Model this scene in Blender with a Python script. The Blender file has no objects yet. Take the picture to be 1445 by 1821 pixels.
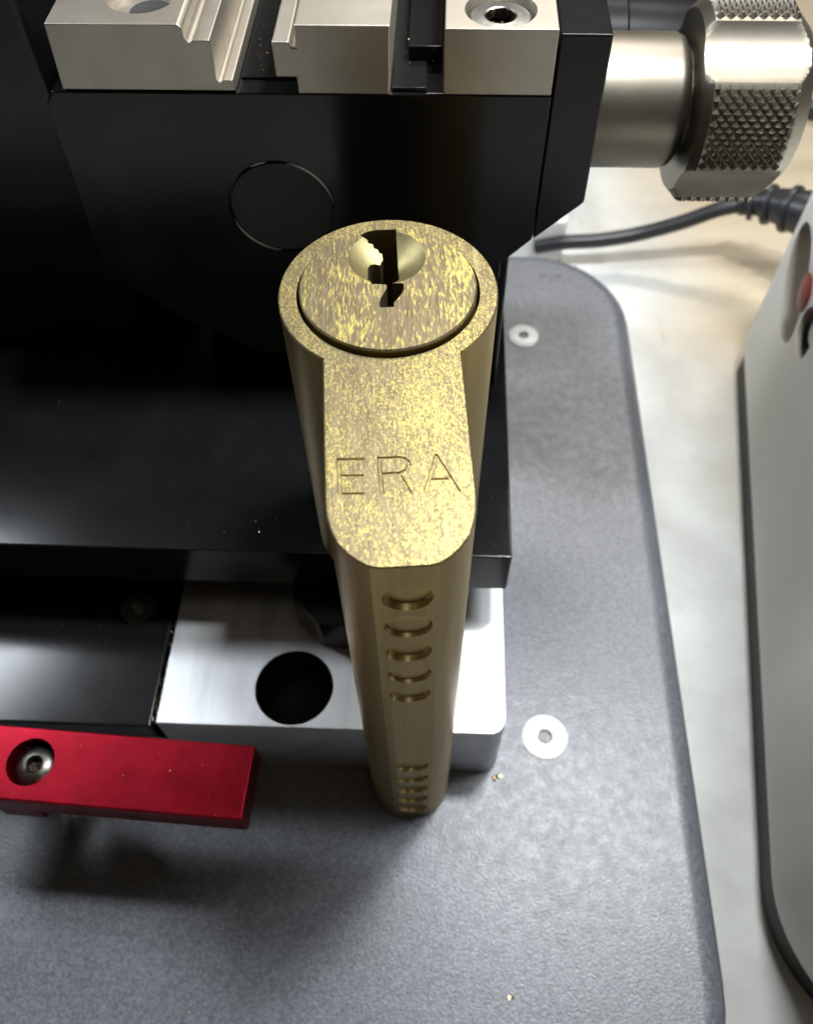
import bpy, bmesh, math, random
from mathutils import Vector, Matrix, Euler
random.seed(7)
S = 0.001                      # all lengths below are millimetres
R = math.radians
scene = bpy.context.scene
col = scene.collection

# ------------------------------------------------------------------ camera
cam_d = bpy.data.cameras.new("camera")
cam = bpy.data.objects.new("camera", cam_d); col.objects.link(cam)
cam_d.sensor_fit = 'VERTICAL'; cam_d.sensor_height = 36.0
cam_d.lens = 36.0 * 1490.0 / 1821.0
cam_d.clip_start = 0.002; cam_d.clip_end = 20.0
M = Matrix(((0.99845843, 0.05235658, -0.01842688),
            (-0.05394525, 0.8372293, -0.54418472),
            (-0.01306413, 0.54433986, 0.83876304))).to_4x4()
M.translation = Vector((-0.6776, -49.6731, 109.0066)) * S
cam.matrix_world = M
cam_d.dof.use_dof = True
cam_d.dof.focus_distance = 0.066
cam_d.dof.aperture_fstop = 52.0
scene.camera = cam

# ------------------------------------------------------------------ room light
world = bpy.data.worlds.new("World"); scene.world = world; world.use_nodes = True
bg = world.node_tree.nodes["Background"]
bg.inputs[0].default_value = (1.0, 0.75, 0.47, 1); bg.inputs[1].default_value = 0.045

def lamp(name, loc, target, sx, sy, power, color):
    d = bpy.data.lights.new(name, 'AREA'); d.shape = 'RECTANGLE'
    d.size = sx * S; d.size_y = sy * S; d.energy = power; d.color = color
    o = bpy.data.objects.new(name, d); col.objects.link(o)
    o.location = Vector(loc) * S
    o.rotation_euler = (Vector(target) - Vector(loc)).to_track_quat('-Z', 'Y').to_euler()
    return o
lamp("task_lamp", (44, 24, 208), (40, -12, 0), 26, 16, 0.37, (0.93, 0.97, 1.0))
lamp("second_task_lamp", (104, 14, 210), (92, -12, 0), 60, 26, 0.25, (0.93, 0.97, 1.0))
lamp("side_lamp", (-182, 108, 225), (-30, 0, 10), 54, 66, 0.48, (0.86, 0.93, 1.0))
lamp("ceiling_tube", (200, 438, 560), (30, 30, 0), 420, 60, 2.4, (1.0, 0.965, 0.90))
lamp("pin_fill_lamp", (120, -120, 900), (20, 0, 0), 260, 260, 0.18, (1.0, 0.97, 0.90))  # unseen fill lamp, added so the pin-hole lips catch light

scene.view_settings.view_transform = 'Standard'
scene.view_settings.look = 'None'
scene.view_settings.exposure = 0.0
scene.view_settings.gamma = 1.0
scene.cycles.use_denoising = True
scene.cycles.max_bounces = 8

# ------------------------------------------------------------------ materials
def nodes(name):
    m = bpy.data.materials.new(name); m.use_nodes = True
    nt = m.node_tree
    return m, nt, nt.nodes["Principled BSDF"]

def noise(nt, scale, detail=3.0, rough=0.55, stretch=(1, 1, 1), kind='noise', offset=(0, 0, 0)):
    tc = nt.nodes.new("ShaderNodeTexCoord")
    mp = nt.nodes.new("ShaderNodeMapping")
    mp.inputs["Scale"].default_value = stretch
    mp.inputs["Location"].default_value = offset
    nt.links.new(tc.outputs["Object"], mp.inputs[0])
    if kind == 'noise':
        n = nt.nodes.new("ShaderNodeTexNoise")
        n.inputs["Detail"].default_value = detail; n.inputs["Roughness"].default_value = rough
    else:
        n = nt.nodes.new("ShaderNodeTexVoronoi")
    n.inputs["Scale"].default_value = scale
    nt.links.new(mp.outputs[0], n.inputs["Vector"])
    return n.outputs[0]

def ramp(nt, src, stops):
    r = nt.nodes.new("ShaderNodeValToRGB")
    el = r.color_ramp.elements
    while len(el) < len(stops): el.new(0.5)
    for e, (p, c) in zip(el, stops):
        e.position = p
        e.color = (*c, 1) if isinstance(c, tuple) else (c, c, c, 1)
    nt.links.new(src, r.inputs[0])
    return r.outputs[0]

def mixc(nt, fac, a, b, mode='MIX'):
    m = nt.nodes.new("ShaderNodeMix"); m.data_type = 'RGBA'; m.blend_type = mode
    if isinstance(fac, (int, float)): m.inputs[0].default_value = fac
    else: nt.links.new(fac, m.inputs[0])
    for i, v in ((6, a), (7, b)):
        if isinstance(v, tuple): m.inputs[i].default_value = (*v, 1)
        else: nt.links.new(v, m.inputs[i])
    return m.outputs[2]

def mathn(nt, op, a, b):
    m = nt.nodes.new("ShaderNodeMath"); m.operation = op
    for i, v in enumerate((a, b)):
        if isinstance(v, (int, float)): m.inputs[i].default_value = v
        else: nt.links.new(v, m.inputs[i])
    return m.outputs[0]

def bump(nt, bs, height, strength, dist):
    b = nt.nodes.new("ShaderNodeBump")
    b.inputs["Strength"].default_value = strength; b.inputs["Distance"].default_value = dist
    nt.links.new(height, b.inputs["Height"])
    nt.links.new(b.outputs[0], bs.inputs["Normal"])
    return b

def simple(name, c, metal=0.0, rough=0.5, c2=None, nscale=900, bscale=None, bstr=0.2, bdist=2e-5,
           stretch=(1, 1, 1), rvar=0.0, spec=0.5):
    m, nt, bs = nodes(name)
    bs.inputs["Metallic"].default_value = metal
    bs.inputs["Roughness"].default_value = rough
    bs.inputs["Specular IOR Level"].default_value = spec
    if c2:
        f = ramp(nt, noise(nt, nscale, 5, 0.6, stretch), [(0.35, 0.0), (0.68, 1.0)])
        nt.links.new(mixc(nt, f, c, c2), bs.inputs["Base Color"])
    else:
        bs.inputs["Base Color"].default_value = (*c, 1)
    if rvar:
        f = ramp(nt, noise(nt, nscale * 0.37, 5, 0.65, stretch), [(0.3, rough - rvar), (0.7, rough + rvar)])
        nt.links.new(f, bs.inputs["Roughness"])
    if bscale:
        bump(nt, bs, noise(nt, bscale, 2, 0.5, stretch), bstr, bdist)
    return m

MT = {}
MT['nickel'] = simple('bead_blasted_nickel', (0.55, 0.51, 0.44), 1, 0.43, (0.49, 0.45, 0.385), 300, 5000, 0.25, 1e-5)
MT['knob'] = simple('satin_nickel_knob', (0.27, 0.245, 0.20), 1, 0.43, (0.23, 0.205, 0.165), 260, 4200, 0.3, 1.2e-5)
MT['black'] = simple('black_anodised_aluminium', (0.007, 0.007, 0.0075), 0, 0.18, (0.010, 0.010, 0.0105), 220, 6000, 0.08, 6e-6, rvar=0.03, spec=0.34)
MT['pin_black'] = simple('worn_black_pin', (0.020, 0.019, 0.017), 0, 0.42, (0.013, 0.013, 0.012), 500)
MT['black_plastic'] = simple('black_rubber', (0.012, 0.012, 0.013), 0, 0.55, (0.02, 0.02, 0.021), 400, 2500, 0.2, 2e-5)
MT['red'] = simple('red_anodised_aluminium', (0.21, 0.003, 0.011), 0.9, 0.36, (0.17, 0.0025, 0.009), 600, 3500, 0.2, 1e-5, rvar=0.06)
MT['steel'] = simple('dull_steel', (0.38, 0.37, 0.35), 1, 0.36, (0.25, 0.24, 0.22), 1500, 3000, 0.2, 2e-5)
MT['dark_steel'] = simple('dark_socket_steel', (0.05, 0.045, 0.036), 1, 0.5, (0.10, 0.08, 0.05), 1800)
MT['dark_bolt'] = simple('oiled_steel_bolt', (0.22, 0.21, 0.19), 1, 0.33, (0.10, 0.10, 0.09), 1600, 3000, 0.3, 2e-5)
MT['white_screw'] = simple('bright_zinc_screw', (0.86, 0.86, 0.84), 0.0, 0.30, (0.80, 0.80, 0.77), 900)
MT['white_plastic'] = simple('white_painted_housing', (0.78, 0.78, 0.73), 0, 0.42, (0.74, 0.74, 0.69), 60, 1800, 0.08, 2e-5)
MT['white_box'] = simple('white_plastic_box', (0.80, 0.80, 0.77), 0, 0.45)
MT['soft_black'] = simple('matt_black_rod', (0.008, 0.008, 0.009), 0, 0.4, spec=0.12)
MT['cable'] = simple('black_cable_sheath', (0.022, 0.023, 0.025), 0, 0.38, bscale=900, bstr=0.1)
MT['shade_grey'] = simple('shaded_recess_grey', (0.34, 0.30, 0.24), 0, 0.5)  # shade inside the housing recess, painted as a grey-brown
MT['red_plastic'] = simple('red_plastic_button', (0.22, 0.02, 0.015), 0, 0.45)
MT['cam'] = simple('blackened_steel_cam', (0.07, 0.065, 0.055), 1, 0.5)

# machined aluminium with mill marks
m, nt, bs = nodes('milled_aluminium')
bs.inputs["Metallic"].default_value = 1.0
f = ramp(nt, noise(nt, 420, 5, 0.6, (1.0, 0.16, 1)), [(0.35, 0.0), (0.7, 1.0)])
nt.links.new(mixc(nt, f, (0.62, 0.63, 0.645), (0.76, 0.765, 0.775)), bs.inputs["Base Color"])
nt.links.new(ramp(nt, noise(nt, 300, 4, 0.6, (1, 0.3, 1)), [(0.3, 0.46), (0.7, 0.60)]), bs.inputs["Roughness"])
tc = nt.nodes.new("ShaderNodeTexCoord"); wv = nt.nodes.new("ShaderNodeTexWave")
wv.wave_type = 'RINGS'; wv.rings_direction = 'Z'
wv.inputs["Scale"].default_value = 520; wv.inputs["Distortion"].default_value = 0.4
mp = nt.nodes.new("ShaderNodeMapping"); mp.inputs["Location"].default_value = (0.0, 0.06, 0)
nt.links.new(tc.outputs["Object"], mp.inputs[0]); nt.links.new(mp.outputs[0], wv.inputs["Vector"])
hh = mathn(nt, 'ADD', mathn(nt, 'MULTIPLY', wv.outputs[1], 0.6), noise(nt, 2500, 2, 0.5, (1, 0.12, 1)))
bump(nt, bs, hh, 0.16, 1.2e-5)
MT['silver'] = m

# grey textured powder coat
m, nt, bs = nodes('grey_powder_coat')
f = ramp(nt, noise(nt, 2600, 3, 0.6), [(0.38, 0.0), (0.66, 1.0)])
c = mixc(nt, f, (0.082, 0.088, 0.102), (0.160, 0.168, 0.188))
g = ramp(nt, noise(nt, 60, 4, 0.6), [(0.3, 0.85), (0.75, 1.1)])
scf = ramp(nt, noise(nt, 260, 5, 0.7, (1, 0.12, 1), offset=(0.4, 0.9, 0)), [(0.68, 0.0), (0.76, 1.0)])
c = mixc(nt, mathn(nt, 'MULTIPLY', scf, 0.30), mixc(nt, 1.0, c, g, 'MULTIPLY'), (0.30, 0.30, 0.31))
nt.links.new(c, bs.inputs["Base Color"])
nt.links.new(ramp(nt, noise(nt, 700, 3, 0.6), [(0.3, 0.34), (0.7, 0.44)]), bs.inputs["Roughness"])
bs.inputs['Specular IOR Level'].default_value = 0.7
h1 = noise(nt, 3000, 2, 0.5); h2 = noise(nt, 5600, 2, 0.5)
bump(nt, bs, mathn(nt, 'ADD', h1, mathn(nt, 'MULTIPLY', h2, 0.5)), 0.55, 6e-5)
MT['plate'] = m

# worn bench top
m, nt, bs = nodes('worn_bench_top')
a = ramp(nt, noise(nt, 34, 6, 0.6), [(0.35, 0.0), (0.68, 1.0)])
c = mixc(nt, a, (0.45, 0.455, 0.435), (0.70, 0.71, 0.685))
sc = ramp(nt, noise(nt, 120, 6, 0.75, (1, 0.35, 1), offset=(3, 1, 0)), [(0.60, 0.0), (0.72, 1.0)])
c = mixc(nt, mathn(nt, 'MULTIPLY', sc, 0.8), c, (0.36, 0.34, 0.31))
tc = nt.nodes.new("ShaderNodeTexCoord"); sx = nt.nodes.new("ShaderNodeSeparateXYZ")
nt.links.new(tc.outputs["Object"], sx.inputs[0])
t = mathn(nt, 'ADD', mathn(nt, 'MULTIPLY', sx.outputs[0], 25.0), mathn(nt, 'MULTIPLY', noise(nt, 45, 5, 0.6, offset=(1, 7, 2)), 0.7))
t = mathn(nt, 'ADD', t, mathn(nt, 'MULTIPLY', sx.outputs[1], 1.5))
warm_col = ramp(nt, noise(nt, 90, 6, 0.65, (0.25, 1.0, 1)), [(0.3, (0.44, 0.35, 0.23)), (0.7, (0.60, 0.51, 0.37))])
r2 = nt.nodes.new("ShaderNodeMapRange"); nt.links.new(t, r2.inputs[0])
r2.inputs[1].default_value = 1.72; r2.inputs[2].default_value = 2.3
warm_cast = r2.outputs[0]
c = mixc(nt, warm_cast, c, warm_col)  # warm light toward the right, painted into the bench colour
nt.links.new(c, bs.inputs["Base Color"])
bs.inputs["Roughness"].default_value = 0.5
bump(nt, bs, noise(nt, 400, 5, 0.65), 0.15, 8e-5)
MT['bench'] = m

# brass
def brass_face(name, s_fine, stretch, lo, hi, dens, dscale):
    m, nt, bs = nodes(name)
    bs.inputs["Metallic"].default_value = 1.0
    n1 = noise(nt, s_fine, 5, 0.68, stretch)
    n2 = noise(nt, dscale, 4, 0.65, (1, 0.55, 1), offset=(0.3, 0.1, 0))
    v = mathn(nt, 'ADD', mathn(nt, 'MULTIPLY', n1, 0.80), mathn(nt, 'MULTIPLY', n2, dens))
    f = ramp(nt, v, [(lo, 0.0), (hi, 1.0)])
    tone = ramp(nt, noise(nt, 2600, 4, 0.65, (1, 0.18, 1)), [(0.28, (0.120, 0.094, 0.056)), (0.72, (0.205, 0.165, 0.102))])
    scr = ramp(nt, noise(nt, 1500, 2, 0.5, (1, 0.035, 1), offset=(0.7, 0.2, 0)), [(0.66, 0.0), (0.72, 1.0)])
    c = mixc(nt, mathn(nt, 'MULTIPLY', f, 0.85), tone, (0.48, 0.41, 0.12))  # yellow specks paint metallic sparkle over the tarnish
    c = mixc(nt, mathn(nt, 'MULTIPLY', scr, 0.35), c, (0.46, 0.40, 0.22))
    nt.links.new(c, bs.inputs["Base Color"])
    nt.links.new(ramp(nt, f, [(0.0, 0.50), (1.0, 0.40)]), bs.inputs["Roughness"])
    hgt = mathn(nt, 'ADD', n1, mathn(nt, 'MULTIPLY', noise(nt, 5200, 2, 0.6, (1, 0.25, 1)), 0.7))
    bump(nt, bs, hgt, 0.5, 4.0e-5)
    return m
MT['brass_face'] = brass_face('tarnished_brass_face', 7600, (1, 0.55, 1), 0.505, 0.645, 0.24, 190)
MT['brass_plug'] = brass_face('brushed_brass_plug', 5200, (1, 0.24, 1), 0.615, 0.725, 0.44, 300)
MT['brass_side'] = simple('drawn_brass_side', (0.42, 0.315, 0.125), 1, 0.40, (0.30, 0.215, 0.085), 420, 2600, 0.35, 2.5e-5, (1, 1, 0.05), rvar=0.07)
MT['brass_cut'] = simple('fresh_cut_brass', (0.78, 0.66, 0.34), 1, 0.34, (0.62, 0.52, 0.27), 1800, 3200, 0.3, 2e-5)
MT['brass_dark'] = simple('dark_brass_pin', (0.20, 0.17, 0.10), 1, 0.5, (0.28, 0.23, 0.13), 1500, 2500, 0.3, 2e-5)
MT['swarf'] = simple('brass_swarf', (0.75, 0.58, 0.28), 1, 0.35, (0.5, 0.36, 0.16), 3000)

# ------------------------------------------------------------------ helpers
def empty(name, loc=(0, 0, 0), rz=0.0, parent=None):
    o = bpy.data.objects.new(name, None); col.objects.link(o)
    o.empty_display_size = 0.01
    o.location = Vector(loc) * S; o.rotation_euler = (0, 0, rz); o.parent = parent
    return o

def tag(o, label=None, cat=None, group=None, kind=None):
    for k, v in (('label', label), ('category', cat), ('group', group), ('kind', kind)):
        if v: o[k] = v
    return o

def link(name, bm, mats, parent=None, smooth=35, weighted=False):
    bmesh.ops.recalc_face_normals(bm, faces=bm.faces)
    me = bpy.data.meshes.new(name); bm.to_mesh(me); bm.free()
    me.transform(Matrix.Scale(S, 4))
    o = bpy.data.objects.new(name, me); col.objects.link(o)
    for mm in (mats if isinstance(mats, (list, tuple)) else [mats]): me.materials.append(mm)
    if smooth:
        for p in me.polygons: p.use_smooth = True
        me.set_sharp_from_angle(angle=R(smooth))
    if weighted:
        w = o.modifiers.new("normals", 'WEIGHTED_NORMAL'); w.keep_sharp = True
    if parent: o.parent = parent
    return o

def bevel_sharp(bm, w, seg=2, ang=30):
    if w <= 0: return
    bmesh.ops.recalc_face_normals(bm, faces=bm.faces)
    es = [e for e in bm.edges if len(e.link_faces) == 2 and e.calc_face_angle(0) > R(ang)]
    bmesh.ops.bevel(bm, geom=es, offset=w, segments=seg, profile=0.5, affect='EDGES', clamp_overlap=True)

def box_bm(x0, x1, y0, y1, z0, z1, b=0.3, seg=2):
    bm = bmesh.new()
    r = bmesh.ops.create_cube(bm, size=1)
    for v in bm.verts:
        v.co = Vector(((x0 + x1) / 2 + v.co.x * (x1 - x0), (y0 + y1) / 2 + v.co.y * (y1 - y0), (z0 + z1) / 2 + v.co.z * (z1 - z0)))
    bevel_sharp(bm, b, seg)
    return bm

def prism_bm(poly, a0, a1, axis='z', b=0.0, seg=2, ang=30):
    """poly: 2D outline; extruded along axis from a0 to a1"""
    bm = bmesh.new()
    def P(u, v, a):
        return {'z': (u, v, a), 'y': (u, a, v), 'x': (a, u, v)}[axis]
    lo = [bm.verts.new(P(u, v, a0)) for u, v in poly]
    hi = [bm.verts.new(P(u, v, a1)) for u, v in poly]
    n = len(poly)
    bm.faces.new(lo); bm.faces.new(hi[::-1])
    for i in range(n):
        bm.faces.new((lo[i], hi[i], hi[(i + 1) % n], lo[(i + 1) % n]))
    bevel_sharp(bm, b, seg, ang)
    return bm

def cyl_bm(c, r0, r1, a0, a1, axis='z', n=48, b=0.0, seg=2):
    bm = bmesh.new()
    def P(u, v, a):
        return {'z': (c[0] + u, c[1] + v, a), 'y': (c[0] + u, a, c[1] + v), 'x': (a, c[0] + u, c[1] + v)}[axis]
    def ring(r, a): return [bm.verts.new(P(r * math.cos(2 * math.pi * i / n), r * math.sin(2 * math.pi * i / n), a)) for i in range(n)]
    A, B = ring(r0, a0), ring(r1, a1)
    bm.faces.new(A); bm.faces.new(B[::-1])
    for i in range(n): bm.faces.new((A[i], B[i], B[(i + 1) % n], A[(i + 1) % n]))
    bevel_sharp(bm, b, seg, 40)
    return bm

def lathe_bm(prof, c=(0, 0), axis='z', n=48, close=False):
    """prof: (radius, a) pairs; radius 0 ends close"""
    bm = bmesh.new()
    def P(u, v, a):
        return {'z': (c[0] + u, c[1] + v, a), 'y': (c[0] + u, a, c[1] + v), 'x': (a, c[0] + u, c[1] + v)}[axis]
    rings = []
    for r, a in prof:
        if r <= 1e-6: rings.append([bm.verts.new(P(0, 0, a))])
        else: rings.append([bm.verts.new(P(r * math.cos(2 * math.pi * i / n), r * math.sin(2 * math.pi * i / n), a)) for i in range(n)])
    for A, B in zip(rings, rings[1:]):
        for i in range(n):
            j = (i + 1) % n
            q = [A[i % len(A)], A[j % len(A)], B[j % len(B)], B[i % len(B)]]
            u = []
            for v in q:
                if v not in u: u.append(v)
            if len(u) > 2: bm.faces.new(u)
    return bm

def tmp(bm, mat=None):
    o = link('cutter', bm, mat or MT['brass_cut'], None, smooth=0)
    return o

def cut(o, cutters, smooth=35, keep_mat=False):
    """subtract each cutter from o"""
    for c in cutters:
        md = o.modifiers.new("cut", 'BOOLEAN'); md.operation = 'DIFFERENCE'; md.solver = 'EXACT'; md.object = c
        if keep_mat: md.material_mode = 'TRANSFER'
    dg = bpy.context.evaluated_depsgraph_get()
    me = bpy.data.meshes.new_from_object(o.evaluated_get(dg))
    old = o.data
    o.modifiers.clear(); me.name = old.name; o.data = me
    bpy.data.meshes.remove(old)
    for c in cutters:
        d = c.data; bpy.data.objects.remove(c); bpy.data.meshes.remove(d)
    for p in me.polygons: p.use_smooth = bool(smooth)
    if smooth: me.set_sharp_from_angle(angle=R(smooth))
    return o

def rounded(x0, x1, y0, y1, rad, n=10):
    """rounded rectangle outline; rad is one radius or four (br, tr, tl, bl)"""
    rr = rad if isinstance(rad, (list, tuple)) else [rad] * 4
    pts = []
    for (cx, cy, a0), r in zip(((x1, y0, -90), (x1, y1, 0), (x0, y1, 90), (x0, y0, 180)), rr):
        ox = cx - r if cx == x1 else cx + r
        oy = cy - r if cy == y1 else cy + r
        for i in range(n + 1):
            a = R(a0 + 90 * i / n); pts.append((ox + r * math.cos(a), oy + r * math.sin(a)))
    return pts

# ------------------------------------------------------------------ bench
TZ = -14.0
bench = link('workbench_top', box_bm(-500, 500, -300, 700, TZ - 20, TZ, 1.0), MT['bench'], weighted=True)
tag(bench, kind='structure')

# ------------------------------------------------------------------ key machine
YAW = R(-5.3)
mach = tag(empty('key_machine', (0, 0, TZ), YAW), 'grey and black key cutting machine with nickel jaws, knurled knob and red lever', 'machine')
MZ = -TZ                        # children are written with the plate top at z = 0
def part(name, bm, mats, parent=mach, smooth=35, weighted=True, label=None):
    for v in bm.verts: v.co.z += MZ
    o = link(name, bm, mats, parent, smooth, weighted)
    if label: o['label'] = label
    return o
def raw(name, bm, mats):
    for v in bm.verts: v.co.z += MZ
    return link(name, bm, mats, None, smooth=0)

# base plate with a soft rolled edge
outline = rounded(-150, 38.9, -66, 82.6, (25, 18, 14, 14), 14)
bm = bmesh.new()
rings = []
def offset_outline(d):
    return rounded(-150 + d, 38.9 - d, -66 + d, 82.6 - d, (25 - d, 18 - d, 14 - d, 14 - d), 14)
er = 3.4
for i in range(7):
    a = R(90 * i / 6)
    rings.append([bm.verts.new((x, y, -er + er * math.sin(a))) for x, y in offset_outline(er * (1 - math.cos(a)))])
low = [bm.verts.new((x, y, -9.0)) for x, y in outline]
rings.insert(0, low)
for A, B in zip(rings, rings[1:]):
    n = len(A)
    for i in range(n): bm.faces.new((A[i], A[(i + 1) % n], B[(i + 1) % n], B[i]))
bm.faces.new(rings[-1]); bm.faces.new(rings[0][::-1])
plate = part('base_plate', bm, MT['plate'], smooth=40, label='grey textured base plate with rounded corners')
for x, y in ((30, -48), (30, 70), (-140, -48), (-140, 70)):
    part('foot', cyl_bm((x, y), 5.5, 5, TZ, -9.0, 'z', 32, 0.4), MT['black_plastic'])

def washer_screw(x, y, r, z=0.0):
    """flat zinc screw head with a socket"""
    bm = lathe_bm([(0, z - 0.9), (r * 0.30, z - 0.9), (r * 0.30, z + 0.25), (r * 0.36, z + 0.42), (r * 0.8, z + 0.40), (r * 0.97, z + 0.22), (r, z + 0.004)], (x, y), n=40)
    o = part('plate_screw', bm, MT['white_screw'], plate, smooth=30, weighted=False)
    bm = lathe_bm([(0, z - 0.5), (r * 0.292, z - 0.45), (r * 0.292, z + 0.12)], (x, y), n=6)
    part('socket', bm, MT['dark_steel'], o, smooth=0, weighted=False)
    return o
washer_screw(19.2, 59.2, 2.75)
washer_screw(19.3, -13.7, 3.05)
for x, y in ((23.5, 75.4), (26.3, 75.2)):
    part('dimple', lathe_bm([(0, 0.05), (0.25, 0.12), (0.42, 0.16), (0.6, 0.003)], (x, y), n=20), MT['plate'], plate, weighted=False)

# milled aluminium slide block with a dark bore
bm = prism_bm(rounded(-27.5, 12.9, -18.5, 36, (1.9, 0.3, 0.3, 0.2), 8), 0.006, 15, 'z', 0.45, 2, 50)
blk = raw('slide_block', bm, MT['silver'])
cb = cyl_bm((-11.95, -13.6), 4.62, 4.62, 5.0 + MZ, 16 + MZ, 'z', 72)
blk = cut(blk, [tmp(cb)], smooth=30)
blk.parent = mach
w = blk.modifiers.new("normals", 'WEIGHTED_NORMAL'); w.keep_sharp = True
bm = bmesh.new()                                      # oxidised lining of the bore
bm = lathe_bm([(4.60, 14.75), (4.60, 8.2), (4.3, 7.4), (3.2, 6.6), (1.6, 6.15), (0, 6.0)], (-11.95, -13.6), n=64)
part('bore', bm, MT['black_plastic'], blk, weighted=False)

# black block left of it
bm = prism_bm(rounded(-95, -28.1, -18.9, 36, 0.3, 3), 0.006, 14.9, 'z', 0.35, 2, 50)
bb = raw('rail_block', bm, MT['black'])
bb = cut(bb, [tmp(cyl_bm((-33.0, -3.6), 2.6, 2.6, 10 + MZ, 16 + MZ, 'z', 40))], smooth=30)
bb.parent = mach
w = bb.modifiers.new("normals", 'WEIGHTED_NORMAL'); w.keep_sharp = True
part('cap_screw', lathe_bm([(0, 12.6), (1.0, 12.6), (1.0, 14.2), (2.1, 14.2), (2.35, 13.9), (2.35, 10.2)], (-33.0, -3.6), n=40), MT['steel'], bb, weighted=False)

# carriage: lower plate, column, turret block
part('carriage_plate', box_bm(-95, 12.7, -3.45, 60, 21.7, 29.2, 0.3), MT['black'], label='black carriage plate with glossy top')
part('slide_rail', box_bm(-95, 11.0, 8.0, 58, 15.01, 21.69, 0.2), MT['black'])
# clamping nut under the plate
oct_pts = [(-13.4, 1.5), (-12.1, -5.6), (-8.8, -8.5), (-1.0, -8.9), (2.6, -6.2), (4.2, 1.5), (3.0, 6), (-12, 6)]
part('clamp_nut', prism_bm(oct_pts, 15.02, 21.6, 'z', 0.35, 2, 12), MT['black'], smooth=20)

part('column', box_bm(-14, 11.3, 21.6, 52, 29.21, 60, 0.4), MT['black'])
head_poly = [(-30.4, 68.0), (13.2, 68.0), (13.2, 52.8), (10.3, 49.7), (10.3, 47.5), (3.0, 40.0), (-5.0, 34.6), (-16.7, 35.6), (-24.9, 41.0), (-32.0, 47.6), (-31.4, 66.6)]
head = raw('clamp_head', prism_bm(head_poly, 20.0, 58, 'y', 0.25, 2, 15), MT['black'])
pin_c = (-11.7, 56.2)
cr = cyl_bm((pin_c[0], pin_c[1] + MZ), 5.25, 5.25, 19, 20.35, 'y', 72)
head = cut(head, [tmp(cr)], smooth=30)
head.parent = mach
w = head.modifiers.new("normals", 'WEIGHTED_NORMAL'); w.keep_sharp = True
part('pivot_pin', cyl_bm(pin_c, 5.0, 5.0, 19.85, 20.6, 'y', 72, 0.22), MT['pin_black'], head)
def arc_wire(a0, a1, r=5.13, t=0.05, y=19.99):
    bm = bmesh.new(); prev = None; n = 28
    for i in range(n + 1):
        a = R(a0 + (a1 - a0) * i / n); w = t * math.sin(math.pi * (i + 0.3) / (n + 0.6)) + 0.006
        ring = [bm.verts.new((pin_c[0] + (r + dr * w) * math.cos(a), y + dy * w, pin_c[1] + (r + dr * w) * math.sin(a))) for dr, dy in ((-1, 0.6), (-1, -0.5), (1, -0.5), (1, 0.6))]
        if prev:
            for k in range(4): bm.faces.new((prev[k], prev[(k + 1) % 4], ring[(k + 1) % 4], ring[k]))
        else: bm.faces.new(ring)
        prev = ring
    bm.faces.new(prev)
    return bm
for a0, a1, t_ in ((8, 78, 0.10), (196, 262, 0.10), (100, 118, 0.05)):      # bright metal arcs stand in for glints along the seam
    part('seam_glint', arc_wire(a0, a1, t=t_), MT['nickel'], head, weighted=False)
part('end_plate', prism_bm([(13.25, 73.1), (17.5, 73.1), (17.7, 57.2), (13.25, 52.75)], 20.05, 58, 'y', 0.22, 2), MT['black'], label='black end plate right of the jaws')

# three nickel jaws
def jaw(poly, y0, y1, label, holes=()):
    o = raw('jaw', prism_bm(poly, y0, y1, 'y', 0.14, 2, 25), MT['nickel'])
    cs = []
    for x, y, r, dz in holes:
        cs.append(tmp(cyl_bm((x, y), r, r, 73.8 - dz + MZ, 76 + MZ, 'z', 56)))
    if cs: cut(o, cs, smooth=30)
    o.parent = mach; o['label'] = label
    w = o.modifiers.new("normals", 'WEIGHTED_NORMAL'); w.keep_sharp = True
    return o
T = 73.7
j1 = jaw([(-29.3, 68.1), (-28.9, T), (-17.9, T), (-17.55, T - 0.3), (-17.55, 72.55), (-17.2, 72.2), (-16.9, 72.45), (-15.5, 72.45), (-15.55, 69.1), (-15.3, 68.85), (-15.05, 69.1), (-14.2, 69.1), (-14.05, 68.1)],
         20.02, 56, 'stepped nickel jaw with a counterbored hole', [(-21.75, 24.65, 3.0, 1.25)])
j2 = jaw([(-10.4, 72.35), (-8.95, 72.35), (-8.75, 71.9), (-8.4, 71.9), (-8.4, T), (-0.55, T), (-0.75, 67.9), (-8.65, 67.9), (-8.65, 69.35), (-10.4, 69.35)],
         20.02, 56, 'nickel jaw with a narrow tongue on its left side')
j3 = jaw([(3.85, 67.95), (3.85, T - 0.2), (13.1, T - 0.2), (13.1, 67.95)], 20.02, 56, 'plain nickel jaw holding a socket screw', [(8.45, 23.15, 3.0, 1.6)])
# screw in the right jaw, black disc standing in for the shaded hole of the left one
sc3 = part('jaw_screw', lathe_bm([(0, 72.2), (1.25, 72.2), (1.25, 72.95), (1.4, 73.05), (2.45, 72.95), (2.8, 72.6), (2.8, 72.25)], (8.45, 23.15), n=56), MT['steel'], j3, weighted=False)
part('hex_socket', lathe_bm([(0, 71.9), (1.35, 72.05), (1.35, 73.03)], (8.45, 23.15), n=6), MT['dark_steel'], sc3, smooth=0, weighted=False)
part('bore', lathe_bm([(1.85, 72.49), (1.85, 72.58), (1.75, 72.58), (1.7, 72.56), (0, 72.56)], (-21.2, 24.4), n=40), MT['black_plastic'], j1, weighted=False)
# dark guide floor between the jaws
part('guide_strip', box_bm(-13.9, -8.9, 22, 56, 68.02, 68.25, 0.05), MT['black'])
part('guide_strip', box_bm(-0.6, 2.4, 20.3, 24.6, 68.02, 68.4, 0.1), MT['black'])
part('guide_strip', box_bm(0.7, 3.7, 24.7, 56, 68.02, 69.6, 0.15), MT['black'])

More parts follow.
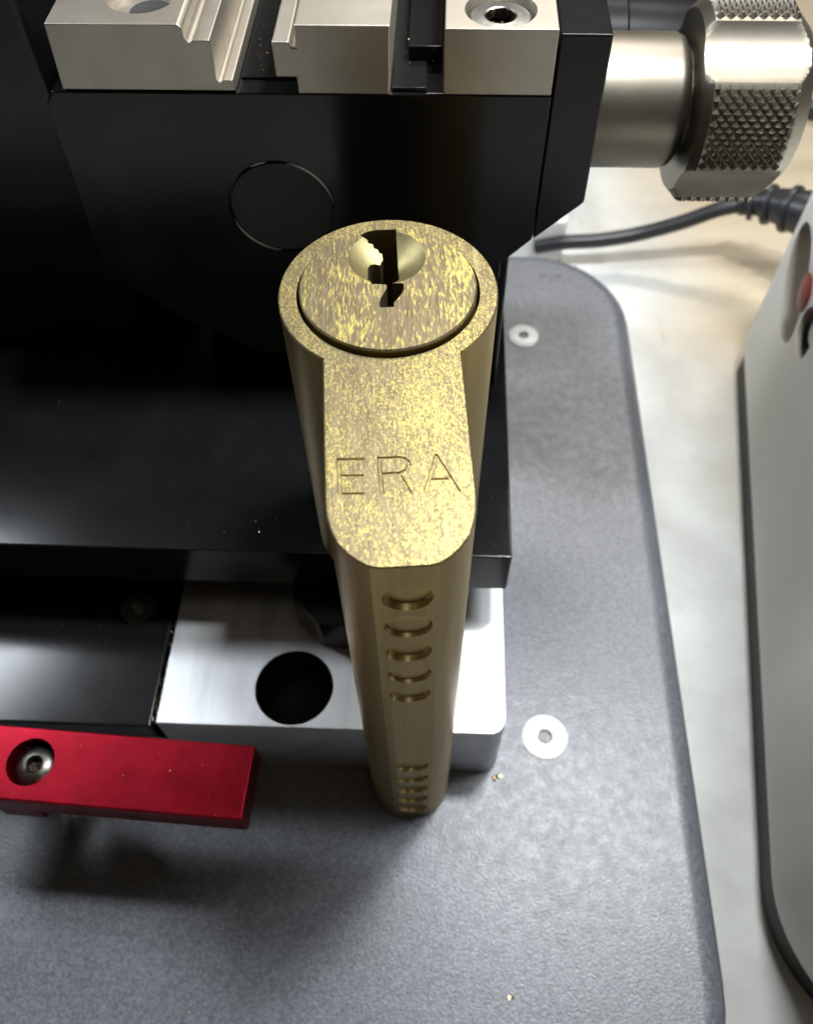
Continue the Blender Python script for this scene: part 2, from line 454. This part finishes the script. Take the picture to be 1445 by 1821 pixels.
# clamp spindle and knurled knob (axis along x)
AX = (36.0, 58.0)
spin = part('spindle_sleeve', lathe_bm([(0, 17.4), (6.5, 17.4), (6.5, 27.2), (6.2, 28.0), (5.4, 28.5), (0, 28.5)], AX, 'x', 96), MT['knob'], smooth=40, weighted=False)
part('guide_rod', lathe_bm([(0, 17.4), (6.0, 17.4), (6.0, 24.0), (5.7, 24.3), (5.7, 34), (5.2, 34.6), (0, 34.6)], (50.5, 55.6), 'x', 64), MT['soft_black'], smooth=40, weighted=False)
K0, K1, KR = 28.8, 39.5, 9.35
def scallop_r(phi):
    """radius at angle phi (deg) of the four-lobed knob"""
    d = min(abs((phi - 60 - 90 * k + 180) % 360 - 180) for k in range(4))
    if d >= 22.5: return KR + 0.05
    a = R(d); rc = KR + 4.9; sr = 6.15           # concave cut: circle radius sr centred at rc
    disc = sr * sr - (rc * math.sin(a)) ** 2
    if disc <= 0: return KR + 0.05
    return min(KR + 0.05, rc * math.cos(a) - math.sqrt(disc))
bm = bmesh.new(); NP = 288
xs = [K0, K0 + 0.15, K0 + 0.45, K0 + 0.8] + [K0 + 0.8 + (K1 - 2.6 - K0) * i / 16 for i in range(1, 17)] + [K1 - 1.5, K1 - 1.2, K1 - 0.9, K1 - 0.6, K1 - 0.3, K1 - 0.1, K1]
def cap_r(x):
    r = 20.0
    if x < K0 + 0.8: r = KR - 0.75 + 1.0 * (x - K0)
    if x > K1 - 1.9: r = min(r, KR + 0.05 - 0.95 * (x - (K1 - 1.9)))
    return r
prev = None
for x in xs:
    ring = []
    for i in range(NP):
        ph = 360.0 * i / NP
        r = min(scallop_r(ph), cap_r(x))
        a = R(ph)                                # phi from -y upward
        ring.append(bm.verts.new((x, AX[0] - r * math.cos(a), AX[1] + r * math.sin(a))))
    if prev:
        for i in range(NP): bm.faces.new((prev[i], prev[(i + 1) % NP], ring[(i + 1) % NP], ring[i]))
    else:
        first = ring
    prev = ring
bm.faces.new(prev)
hub = [bm.verts.new((K0, AX[0] + (v.co.y - AX[0]) * 0.6, AX[1] + (v.co.z - AX[1]) * 0.6)) for v in first]
for i in range(NP): bm.faces.new((first[i], hub[i], hub[(i + 1) % NP], first[(i + 1) % NP]))
hub2 = [bm.verts.new((K0 - 0.5, v.co.y, v.co.z)) for v in hub]
for i in range(NP): bm.faces.new((hub[i], hub2[i], hub2[(i + 1) % NP], hub[(i + 1) % NP]))
bm.faces.new(hub2)
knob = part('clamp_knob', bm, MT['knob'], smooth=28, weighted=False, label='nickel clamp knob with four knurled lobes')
# diamond knurling on each lobe
du, dv, hk = 0.50, 0.50, 0.48
for k in range(4):
    phc = 15 + 90 * k
    bm = bmesh.new()
    halfarc = KR * R(25.6); x0, x1 = K0 + 0.75, K1 - 1.75
    nu = int((x1 - x0) / du); nv = int(2 * halfarc / dv)
    def KP(u, v, h):
        a = R(phc) + v / KR; r = KR + 0.02 + h
        return bm.verts.new((u, AX[0] - r * math.cos(a), AX[1] + r * math.sin(a)))
    for i in range(1, nu):
        for j in range(1, nv):
            if (i + j) % 2: continue
            u = x0 + (x1 - x0) * i / nu; v = -halfarc + 2 * halfarc * j / nv
            U = (x1 - x0) / nu; V = 2 * halfarc / nv
            c = [KP(u - U, v, 0), KP(u, v - V, 0), KP(u + U, v, 0), KP(u, v + V, 0)]
            t = 0.16
            top = [KP(u - U * t, v, hk), KP(u, v - V * t, hk), KP(u + U * t, v, hk), KP(u, v + V * t, hk)]
            for q in range(4): bm.faces.new((c[q], c[(q + 1) % 4], top[(q + 1) % 4], top[q]))
            bm.faces.new(top)
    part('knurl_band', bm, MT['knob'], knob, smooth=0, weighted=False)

# red lever
lev_m = Matrix.Translation((-14.5, -22.2, 0)) @ Matrix.Rotation(R(-2.75), 4, 'Z')
def lev(bm):
    for v in bm.verts: v.co = lev_m @ v.co
    return bm
LZ = 20.0
lb = box_bm(-28.9, 0, -7.9, 0, 15.6, LZ, 0.32, 2)
lever = raw('lever', lev(lb), MT['red'])
cc = lev_m @ Vector((-23.7, -3.75, 0))
lever = cut(lever, [tmp(cyl_bm((cc.x, cc.y), 2.55, 2.55, 17.2 + MZ, 22 + MZ, 'z', 56))], smooth=30)
lever.parent = mach; lever['label'] = 'red anodised lever bar with a recessed screw'
w = lever.modifiers.new("normals", 'WEIGHTED_NORMAL'); w.keep_sharp = True
part('lever_boss', lev(box_bm(-28.5, -23.5, -7.7, -0.6, 11.8, 15.59, 0.3)), MT['red'], lever)
part('lever_bracket', lev(prism_bm([(-28.91, -7.0), (-28.91, -2.0), (-34.5, -2.0), (-34.5, 3.4), (-40, 3.4), (-40, -7.0)], 15.7, 19.5, 'z', 0.2)), MT['black'], lever)
lsc = part('lever_screw', lathe_bm([(0, 17.6), (0.85, 17.6), (0.85, 19.0), (1.0, 19.12), (1.75, 18.95), (2.25, 18.4), (2.35, 17.22)], (cc.x, cc.y), n=48), MT['dark_bolt'], lever, weighted=False)
part('hex_socket', lathe_bm([(0, 18.0), (0.86, 18.1), (0.86, 19.05)], (cc.x, cc.y), n=6), MT['dark_steel'], lsc, smooth=0, weighted=False)

# black machine housing left of the clamp head
part('machine_housing', box_bm(-120, -32.6, 26, 78, 29.22, 80, 2.0, 3), MT['black'])

# ------------------------------------------------------------------ the lock
lock = tag(empty('lock_cylinder', (0, 0, 0.0)), 'brass euro profile lock cylinder standing on end on the grey plate', 'lock')
LL = 64.0
half = [(1.5, -24.5), (2.2, -24.36), (2.85, -23.97), (3.55, -23.33), (4.15, -22.55), (4.55, -21.6), (4.8, -20.6), (4.9, -19.6), (5.0, -12.0)]
jy = -math.sqrt(8.5 ** 2 - 5.05 ** 2)
half.append((5.05, jy))
pts = list(half)
a0 = math.atan2(jy, 5.05); a1 = math.pi - a0
NA = 72
for i in range(1, NA):
    a = a0 + (math.pi - 2 * a0) * i / NA
    pts.append((8.5 * math.cos(a), 8.5 * math.sin(a)))
pts += [(-x, y) for x, y in reversed(half)]
bm = prism_bm(pts, 0.004, LL, 'z')
bmesh.ops.recalc_face_normals(bm, faces=bm.faces)
rim = [e for e in bm.edges if all(v.co.z > LL - 0.01 for v in e.verts) or all(v.co.z < 0.01 for v in e.verts)]
bmesh.ops.bevel(bm, geom=rim, offset=0.10, segments=1, profile=0.5, affect='EDGES')
body = link('body', bm, [MT['brass_side'], MT['brass_face'], MT['brass_cut']], None, smooth=0)
cutters = [tmp(cyl_bm((0, 0), 7.10, 7.10, LL - 9, LL + 2, 'z', 96), MT['brass_side'])]
# gap for the cam
cutters.append(tmp(box_bm(-12, 12, -13.5, 12, 20.5, 31.0, 0), MT['brass_side']))
# pin chambers in the lower edge
pins = [59.75 - 4.35 * i for i in range(5)] + [21.6 - 4.35 * i for i in range(5)]
for z in pins:
    cutters.append(tmp(cyl_bm((0.12, z), 2.05, 1.55, -25.6, -23.9, 'y', 40), MT['brass_cut']))
# engraved letters
def stroke(p, q, w=0.17, d=0.14):
    p, q = Vector(p), Vector(q); t = (q - p).normalized(); n = Vector((-t.y, t.x))
    p = p - t * w * 0.7; q = q + t * w * 0.7
    bm = bmesh.new()
    up = [bm.verts.new((*(v), LL + 0.3)) for v in (p + n * w * 1.5, p - n * w * 1.5, q - n * w * 1.5, q + n * w * 1.5)]
    dn = [bm.verts.new((*(v), LL - d)) for v in (p + n * w * 0.5, p - n * w * 0.5, q - n * w * 0.5, q + n * w * 0.5)]
    bm.faces.new(up); bm.faces.new(dn[::-1])
    for i in range(4): bm.faces.new((up[i], dn[i], dn[(i + 1) % 4], up[(i + 1) % 4]))
    return tmp(bm, MT['brass_side'])
E_ = [((-4.0, -16.05), (-3.92, -18.85)), ((-4.0, -16.05), (-2.38, -16.1)), ((-3.95, -17.4), (-2.45, -17.45)), ((-3.92, -18.85), (-2.5, -18.9))]
bowl = [(0.05, -16.1), (0.42, -16.22), (0.64, -16.5), (0.66, -16.8), (0.5, -17.15), (0.1, -17.38)]
R_ = [((-1.3, -16.1), (-1.18, -18.9)), ((-1.3, -16.1), (0.05, -16.1)), ((-1.24, -17.4), (0.1, -17.38)), ((-0.05, -17.4), (0.62, -19.0))] + list(zip(bowl, bowl[1:]))
A_ = [((2.55, -16.1), (1.62, -19.0)), ((2.55, -16.1), (3.78, -19.05)), ((2.05, -18.05), (3.2, -18.1))]
for p, q in E_ + R_ + A_: cutters.append(stroke(p, q))
body = cut(body, cutters, smooth=16, keep_mat=True)
me = body.data
names = [m_.name for m_ in me.materials]
fi, si = names.index('tarnished_brass_face'), names.index('drawn_brass_side')
for p in me.polygons:
    if p.normal.z > 0.6 and p.center.z > (LL - 0.5) * S: p.material_index = fi
body.parent = lock

# rotating plug with keyway and dished entry
PZ = LL + 0.55; PR = 6.85
plug = link('plug', lathe_bm([(0, LL - 8.5), (PR, LL - 8.5), (PR, PZ - 0.12), (PR - 0.12, PZ), (0, PZ)], (0, 0), n=112), [MT['brass_side'], MT['brass_plug']], None, smooth=0)
csk_mat = simple('burnished_brass_dish', (0.31, 0.265, 0.135), 1, 0.52, (0.25, 0.21, 0.105), 900, 2600, 0.3, 2e-5)
csk = lathe_bm([(0, PZ - 1.75), (0.9, PZ - 1.45), (1.9, PZ - 0.86), (2.6, PZ - 0.40), (3.08, PZ + 0.02), (3.3, PZ + 0.5), (0, PZ + 0.5)], (0.05, 3.22), n=64)
kw = [(-0.8, 6.5), (-1.3, 6.4), (-1.95, 6.02), (-1.85, 5.72), (-1.45, 5.62), (-1.35, 5.42), (-1.0, 5.4), (-0.95, 5.15), (-0.65, 5.1), (-0.52, 4.85), (-0.30, 4.8), (-0.26, 4.35), (-0.42, 4.2), (-0.52, 3.95), (-0.95, 3.92), (-1.3, 3.7), (-1.52, 3.2), (-1.55, 1.1), (-1.35, 0.45), (-1.2, 0.2), (-0.5, 0.12), (-0.12, 0.04), (-0.10, -0.35), (-0.32, -0.8), (-0.58, -1.35), (-0.74, -1.9), (-0.72, -2.4), (0.36, -2.4), (0.40, -1.9), (0.78, -1.4), (1.08, -0.85), (1.2, -0.4), (1.2, 0.12), (0.34, 0.20), (0.36, 0.66), (0.7, 1.0), (0.95, 1.6), (0.93, 3.5), (0.92, 6.5)]
mark = [stroke((-0.75, -3.05), (0.9, -2.98), 0.22, -0.42)]
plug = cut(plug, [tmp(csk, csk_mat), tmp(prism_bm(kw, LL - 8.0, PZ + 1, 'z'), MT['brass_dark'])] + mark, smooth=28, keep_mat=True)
me = plug.data
names = [m_.name for m_ in me.materials]; fi = names.index('brushed_brass_plug')
for p in me.polygons:
    if p.normal.z > 0.6 and p.center.z > (PZ - 0.13) * S: p.material_index = fi
plug.parent = lock
# brass pins closing the chambers
for z, d in zip(pins, (24.02, 24.22, 24.06, 24.20, 24.08, 24.12, 24.2, 24.08, 24.16, 24.1)):
    bm = lathe_bm([(0, -d - 0.02), (0.7, -d), (1.25, -d - 0.03), (1.50, -d + 0.06), (1.56, -23.92)], (0.12, z), 'y', 32)
    tilt = Matrix.Rotation(random.uniform(-0.05, 0.05), 4, 'X') @ Matrix.Rotation(random.uniform(-0.04, 0.04), 4, 'Z')
    c0 = Vector((0.12, -d, z))
    for v in bm.verts: v.co = c0 + tilt @ (v.co - c0)
    link('pin_plug', bm, MT['brass_side'], lock, smooth=40)
# cam in the middle gap
bm = prism_bm([(7.6 * math.cos(R(a)), 7.6 * math.sin(R(a))) for a in range(20, 340, 8)] + [(12.0, -1.4), (12.6, 0), (12.0, 1.4)], 21.0, 30.5, 'z', 0.2, 2)
for v in bm.verts: v.co.x, v.co.y = -v.co.y, v.co.x
link('cam', bm, MT['cam'], lock, smooth=35)

# ------------------------------------------------------------------ white machine on the right
WB = math.atan(0.14)
w_ang = YAW - WB
P0 = Vector((49.6, -19.3))
wm_loc = Matrix.Rotation(YAW, 2) @ P0
wm = tag(empty('white_machine', (wm_loc.x, wm_loc.y, TZ), w_ang), 'white machine with rounded housing on a black base at the right edge', 'machine')
# local frame: x to the right, y along the wall, z from the bench
foot_out = rounded(0.9, 90, -26.0, 90.0, (12, 10, 6, 17), 12)
link('base_skirt', prism_bm(foot_out, 0.0, 5.2, 'z', 0.3, 1), MT['black_plastic'], wm, smooth=40, weighted=True)
hs = link('housing', prism_bm(rounded(0, 91, -27.0, 91.0, (12, 10, 6.5, 18), 16), 5.2, 46, 'z', 2.2, 4, 50), MT['white_plastic'], None, smooth=0)
cy, cz = 75.0, 31.0
oval = [(cy + 8.6 * math.cos(R(a)), cz + 6.3 * math.sin(R(a)) + 0.35 * (9.0 * math.cos(R(a)))) for a in range(0, 360, 10)]
cut1 = tmp(prism_bm(oval, -2, 3.4, 'x'), MT['shade_grey'])
cut2 = tmp(cyl_bm((62.4, 32.6), 3.8, 3.8, -2, 4.2, 'x', 40), MT['shade_grey'])
hs = cut(hs, [cut1, cut2], smooth=40, keep_mat=True); hs.parent = wm
link('red_button', lathe_bm([(0, -0.6), (2.8, -0.2), (4.0, 0.9), (4.1, 3.35)], (69.6, 33.8), 'x', 32), MT['red_plastic'], wm, smooth=40)
kn = link('locking_pin', lathe_bm([(0, 0.9), (2.0, 1.0), (2.5, 1.5), (2.5, 4.15)], (62.2, 33.0), 'x', 32), MT['white_box'], wm, smooth=40)
link('seal_ring', lathe_bm([(2.6, 1.2), (3.2, 0.7), (3.75, 0.9), (3.75, 4.1)], (62.4, 32.6), 'x', 40), MT['black_plastic'], wm, smooth=40)

# ------------------------------------------------------------------ things behind
Rm = Matrix.Rotation(YAW, 4, 'Z')
wb = link('white_box', prism_bm(rounded(-22, 30.2, 95.4, 130, 1.2, 5), TZ + 0.004, -3.6, 'z', 0.6, 2, 50), MT['white_box'], smooth=40, weighted=True)
wb.rotation_euler = (0, 0, YAW)
tag(wb, 'low white plastic box behind the grey base plate', 'box')

def tube_bm(path, radii, n=16, sub=8):
    """tube along a Catmull-Rom path"""
    P = [Vector(p) for p in path]
    pts, rs = [], []
    for i in range(len(P) - 1):
        p0, p1, p2, p3 = P[max(i - 1, 0)], P[i], P[i + 1], P[min(i + 2, len(P) - 1)]
        for k in range(sub):
            t = k / sub
            pts.append(0.5 * ((2 * p1) + (p2 - p0) * t + (2 * p0 - 5 * p1 + 4 * p2 - p3) * t * t + (3 * p1 - p0 - 3 * p2 + p3) * t ** 3))
            rs.append(radii[i] * (1 - t) + radii[i + 1] * t)
    pts.append(P[-1]); rs.append(radii[-1])
    bm = bmesh.new(); prev = None
    nrm = Vector((0, 0, 1))
    for i, p in enumerate(pts):
        t = (pts[min(i + 1, len(pts) - 1)] - pts[max(i - 1, 0)]).normalized()
        s = t.cross(nrm).normalized(); u = s.cross(t)
        ring = [bm.verts.new(p + (s * math.cos(2 * math.pi * k / n) + u * math.sin(2 * math.pi * k / n)) * rs[i]) for k in range(n)]
        if prev:
            for k in range(n): bm.faces.new((prev[k], prev[(k + 1) % n], ring[(k + 1) % n], ring[k]))
        else: bm.faces.new(ring[::-1])
        prev = ring
    bm.faces.new(prev)
    return bm
cab = tag(empty('power_cable', (0, 0, 0), YAW), 'black power cable with ribbed strain relief running behind the knob', 'cable')
link('sheath', tube_bm([(24, 95.0, -9.6), (29.7, 94.6, -8.0), (37, 94.7, -7.4), (45, 95.4, -6.2), (53, 95.4, -3.2), (60, 95.4, 0.2), (66, 95.0, 2.0)], [1.5] * 7), MT['cable'], cab, smooth=60)
path = [(63, 95.4, 1.2), (66.5, 94.6, 2.4), (70, 92.2, 3.4), (73.5, 89.2, 4.2), (80, 84, 5.4)]
link('strain_relief', tube_bm(path, [2.0, 2.6, 3.4, 4.2, 4.6]), MT['cable'], cab, smooth=60)
for i in range(3):
    t = (i + 0.6) / 3.4 * 3.2
    k = int(t); f = t - k
    a, b = Vector(path[k]), Vector(path[k + 1]); p = a.lerp(b, f); d = (b - a).normalized()
    r = 2.5 + 0.68 * t
    bm = lathe_bm([(r - 0.6, -0.55), (r + 0.30, -0.5), (r + 0.38, 0), (r + 0.30, 0.5), (r - 0.6, 0.55)], (0, 0), n=20)
    rm = d.to_track_quat('Z', 'Y').to_matrix().to_4x4()
    for v in bm.verts: v.co = p + (rm @ v.co)
    link('ridge', bm, MT['cable'], cab, smooth=50)
cab2 = link('cable', tube_bm([(60, 150, TZ + 2.2), (78, 156, TZ + 2.2), (96, 150, TZ + 2.2), (112, 140, TZ + 2.2)], [2.2] * 4), MT['cable'], smooth=60)
cab2.rotation_euler = (0, 0, YAW)
tag(cab2, 'short length of black cable on the bench right of the knob', 'cable')

# ------------------------------------------------------------------ swarf
def flake(bm, p, s, flat=0.5):
    n = random.randint(4, 6); rot = Euler((random.uniform(-0.6, 0.6), random.uniform(-0.6, 0.6), random.uniform(0, 6.28))).to_matrix()
    top, bot = [], []
    for i in range(n):
        a = 2 * math.pi * i / n + random.uniform(-0.3, 0.3); r = s * random.uniform(0.5, 1.0)
        q = Vector((r * math.cos(a), r * math.sin(a) * 0.6, 0))
        top.append(bm.verts.new(Vector(p) + rot @ (q * 0.7 + Vector((0, 0, s * flat)))))
        bot.append(bm.verts.new(Vector(p) + rot @ (q - Vector((0, 0, s * 0.1)))))
    bm.faces.new(top); bm.faces.new(bot[::-1])
    for i in range(n): bm.faces.new((bot[i], bot[(i + 1) % n], top[(i + 1) % n], top[i]))
bm = bmesh.new()
def scatter(n, x0, x1, y0, y1, z, s0, s1):
    for _ in range(n):
        flake(bm, (random.uniform(x0, x1), random.uniform(y0, y1), z), random.uniform(s0, s1) * random.choice((0.6, 0.8, 1)))
scatter(130, -46, 36, -54, 70, 0.02, 0.05, 0.15)
scatter(60, -46, 36, -40, 10, 0.02, 0.04, 0.10)
scatter(26, -45, 12, -3, 18, 29.22, 0.05, 0.13)
scatter(16, -24, -6, -3, 2, 29.22, 0.07, 0.17)
scatter(26, -44, 10, -18, -4, 15.02, 0.05, 0.12)
scatter(10, -42, -32, -9, -4, 14.92, 0.07, 0.16)
scatter(60, -28.1, -27.5, -18.6, -3.5, 14.75, 0.08, 0.2)
for _ in range(26):
    v = lev_m @ Vector((random.uniform(-27, -1), random.uniform(-7.6, -0.4), LZ + 0.02)); flake(bm, v, random.uniform(0.05, 0.13))
scatter(26, -13.5, -9.2, 22, 32, 68.28, 0.05, 0.16)
scatter(22, -0.4, 3.4, 21, 30, 69.4, 0.05, 0.14)
for _ in range(14):
    a = random.uniform(0, 6.28); r = random.uniform(0.2, 1.0)
    flake(bm, (8.45 + r * math.cos(a), 23.15 + r * math.sin(a), 72.15), random.uniform(0.1, 0.3), 1.2)
for _ in range(12):
    a = random.uniform(0, 6.28); r = random.uniform(0.3, 2.3)
    flake(bm, (cc.x + r * math.cos(a), cc.y + r * math.sin(a), 18.6), random.uniform(0.08, 0.2), 1.0)
sw = link('swarf', bm, MT['swarf'], smooth=0); sw.rotation_euler = (0, 0, YAW)
tag(sw, 'fine brass swarf and dust sprinkled over the machine', 'swarf', kind='stuff')
def chip(mx, my, z, s, label):
    bm = bmesh.new()
    flake(bm, (0, 0, 0.05), s, 0.5); flake(bm, (s * 0.9, s * 0.2, 0.05), s * 0.6, 0.7); flake(bm, (s * 0.4, s * 0.3, s * 0.4), s * 0.55, 0.5)
    o = link('brass_chip', bm, MT['swarf'], smooth=0)
    p = Rm @ Vector((mx, my, z)); o.location = p * S
    tag(o, label, 'metal chip', 'loose brass chips')
chip(12.6, -19.3, 0.05, 0.75, 'golden brass chip at the foot of the silver block corner')
chip(13.8, -43.7, 0.05, 0.48, 'small brass chip on the grey plate near the bottom edge')
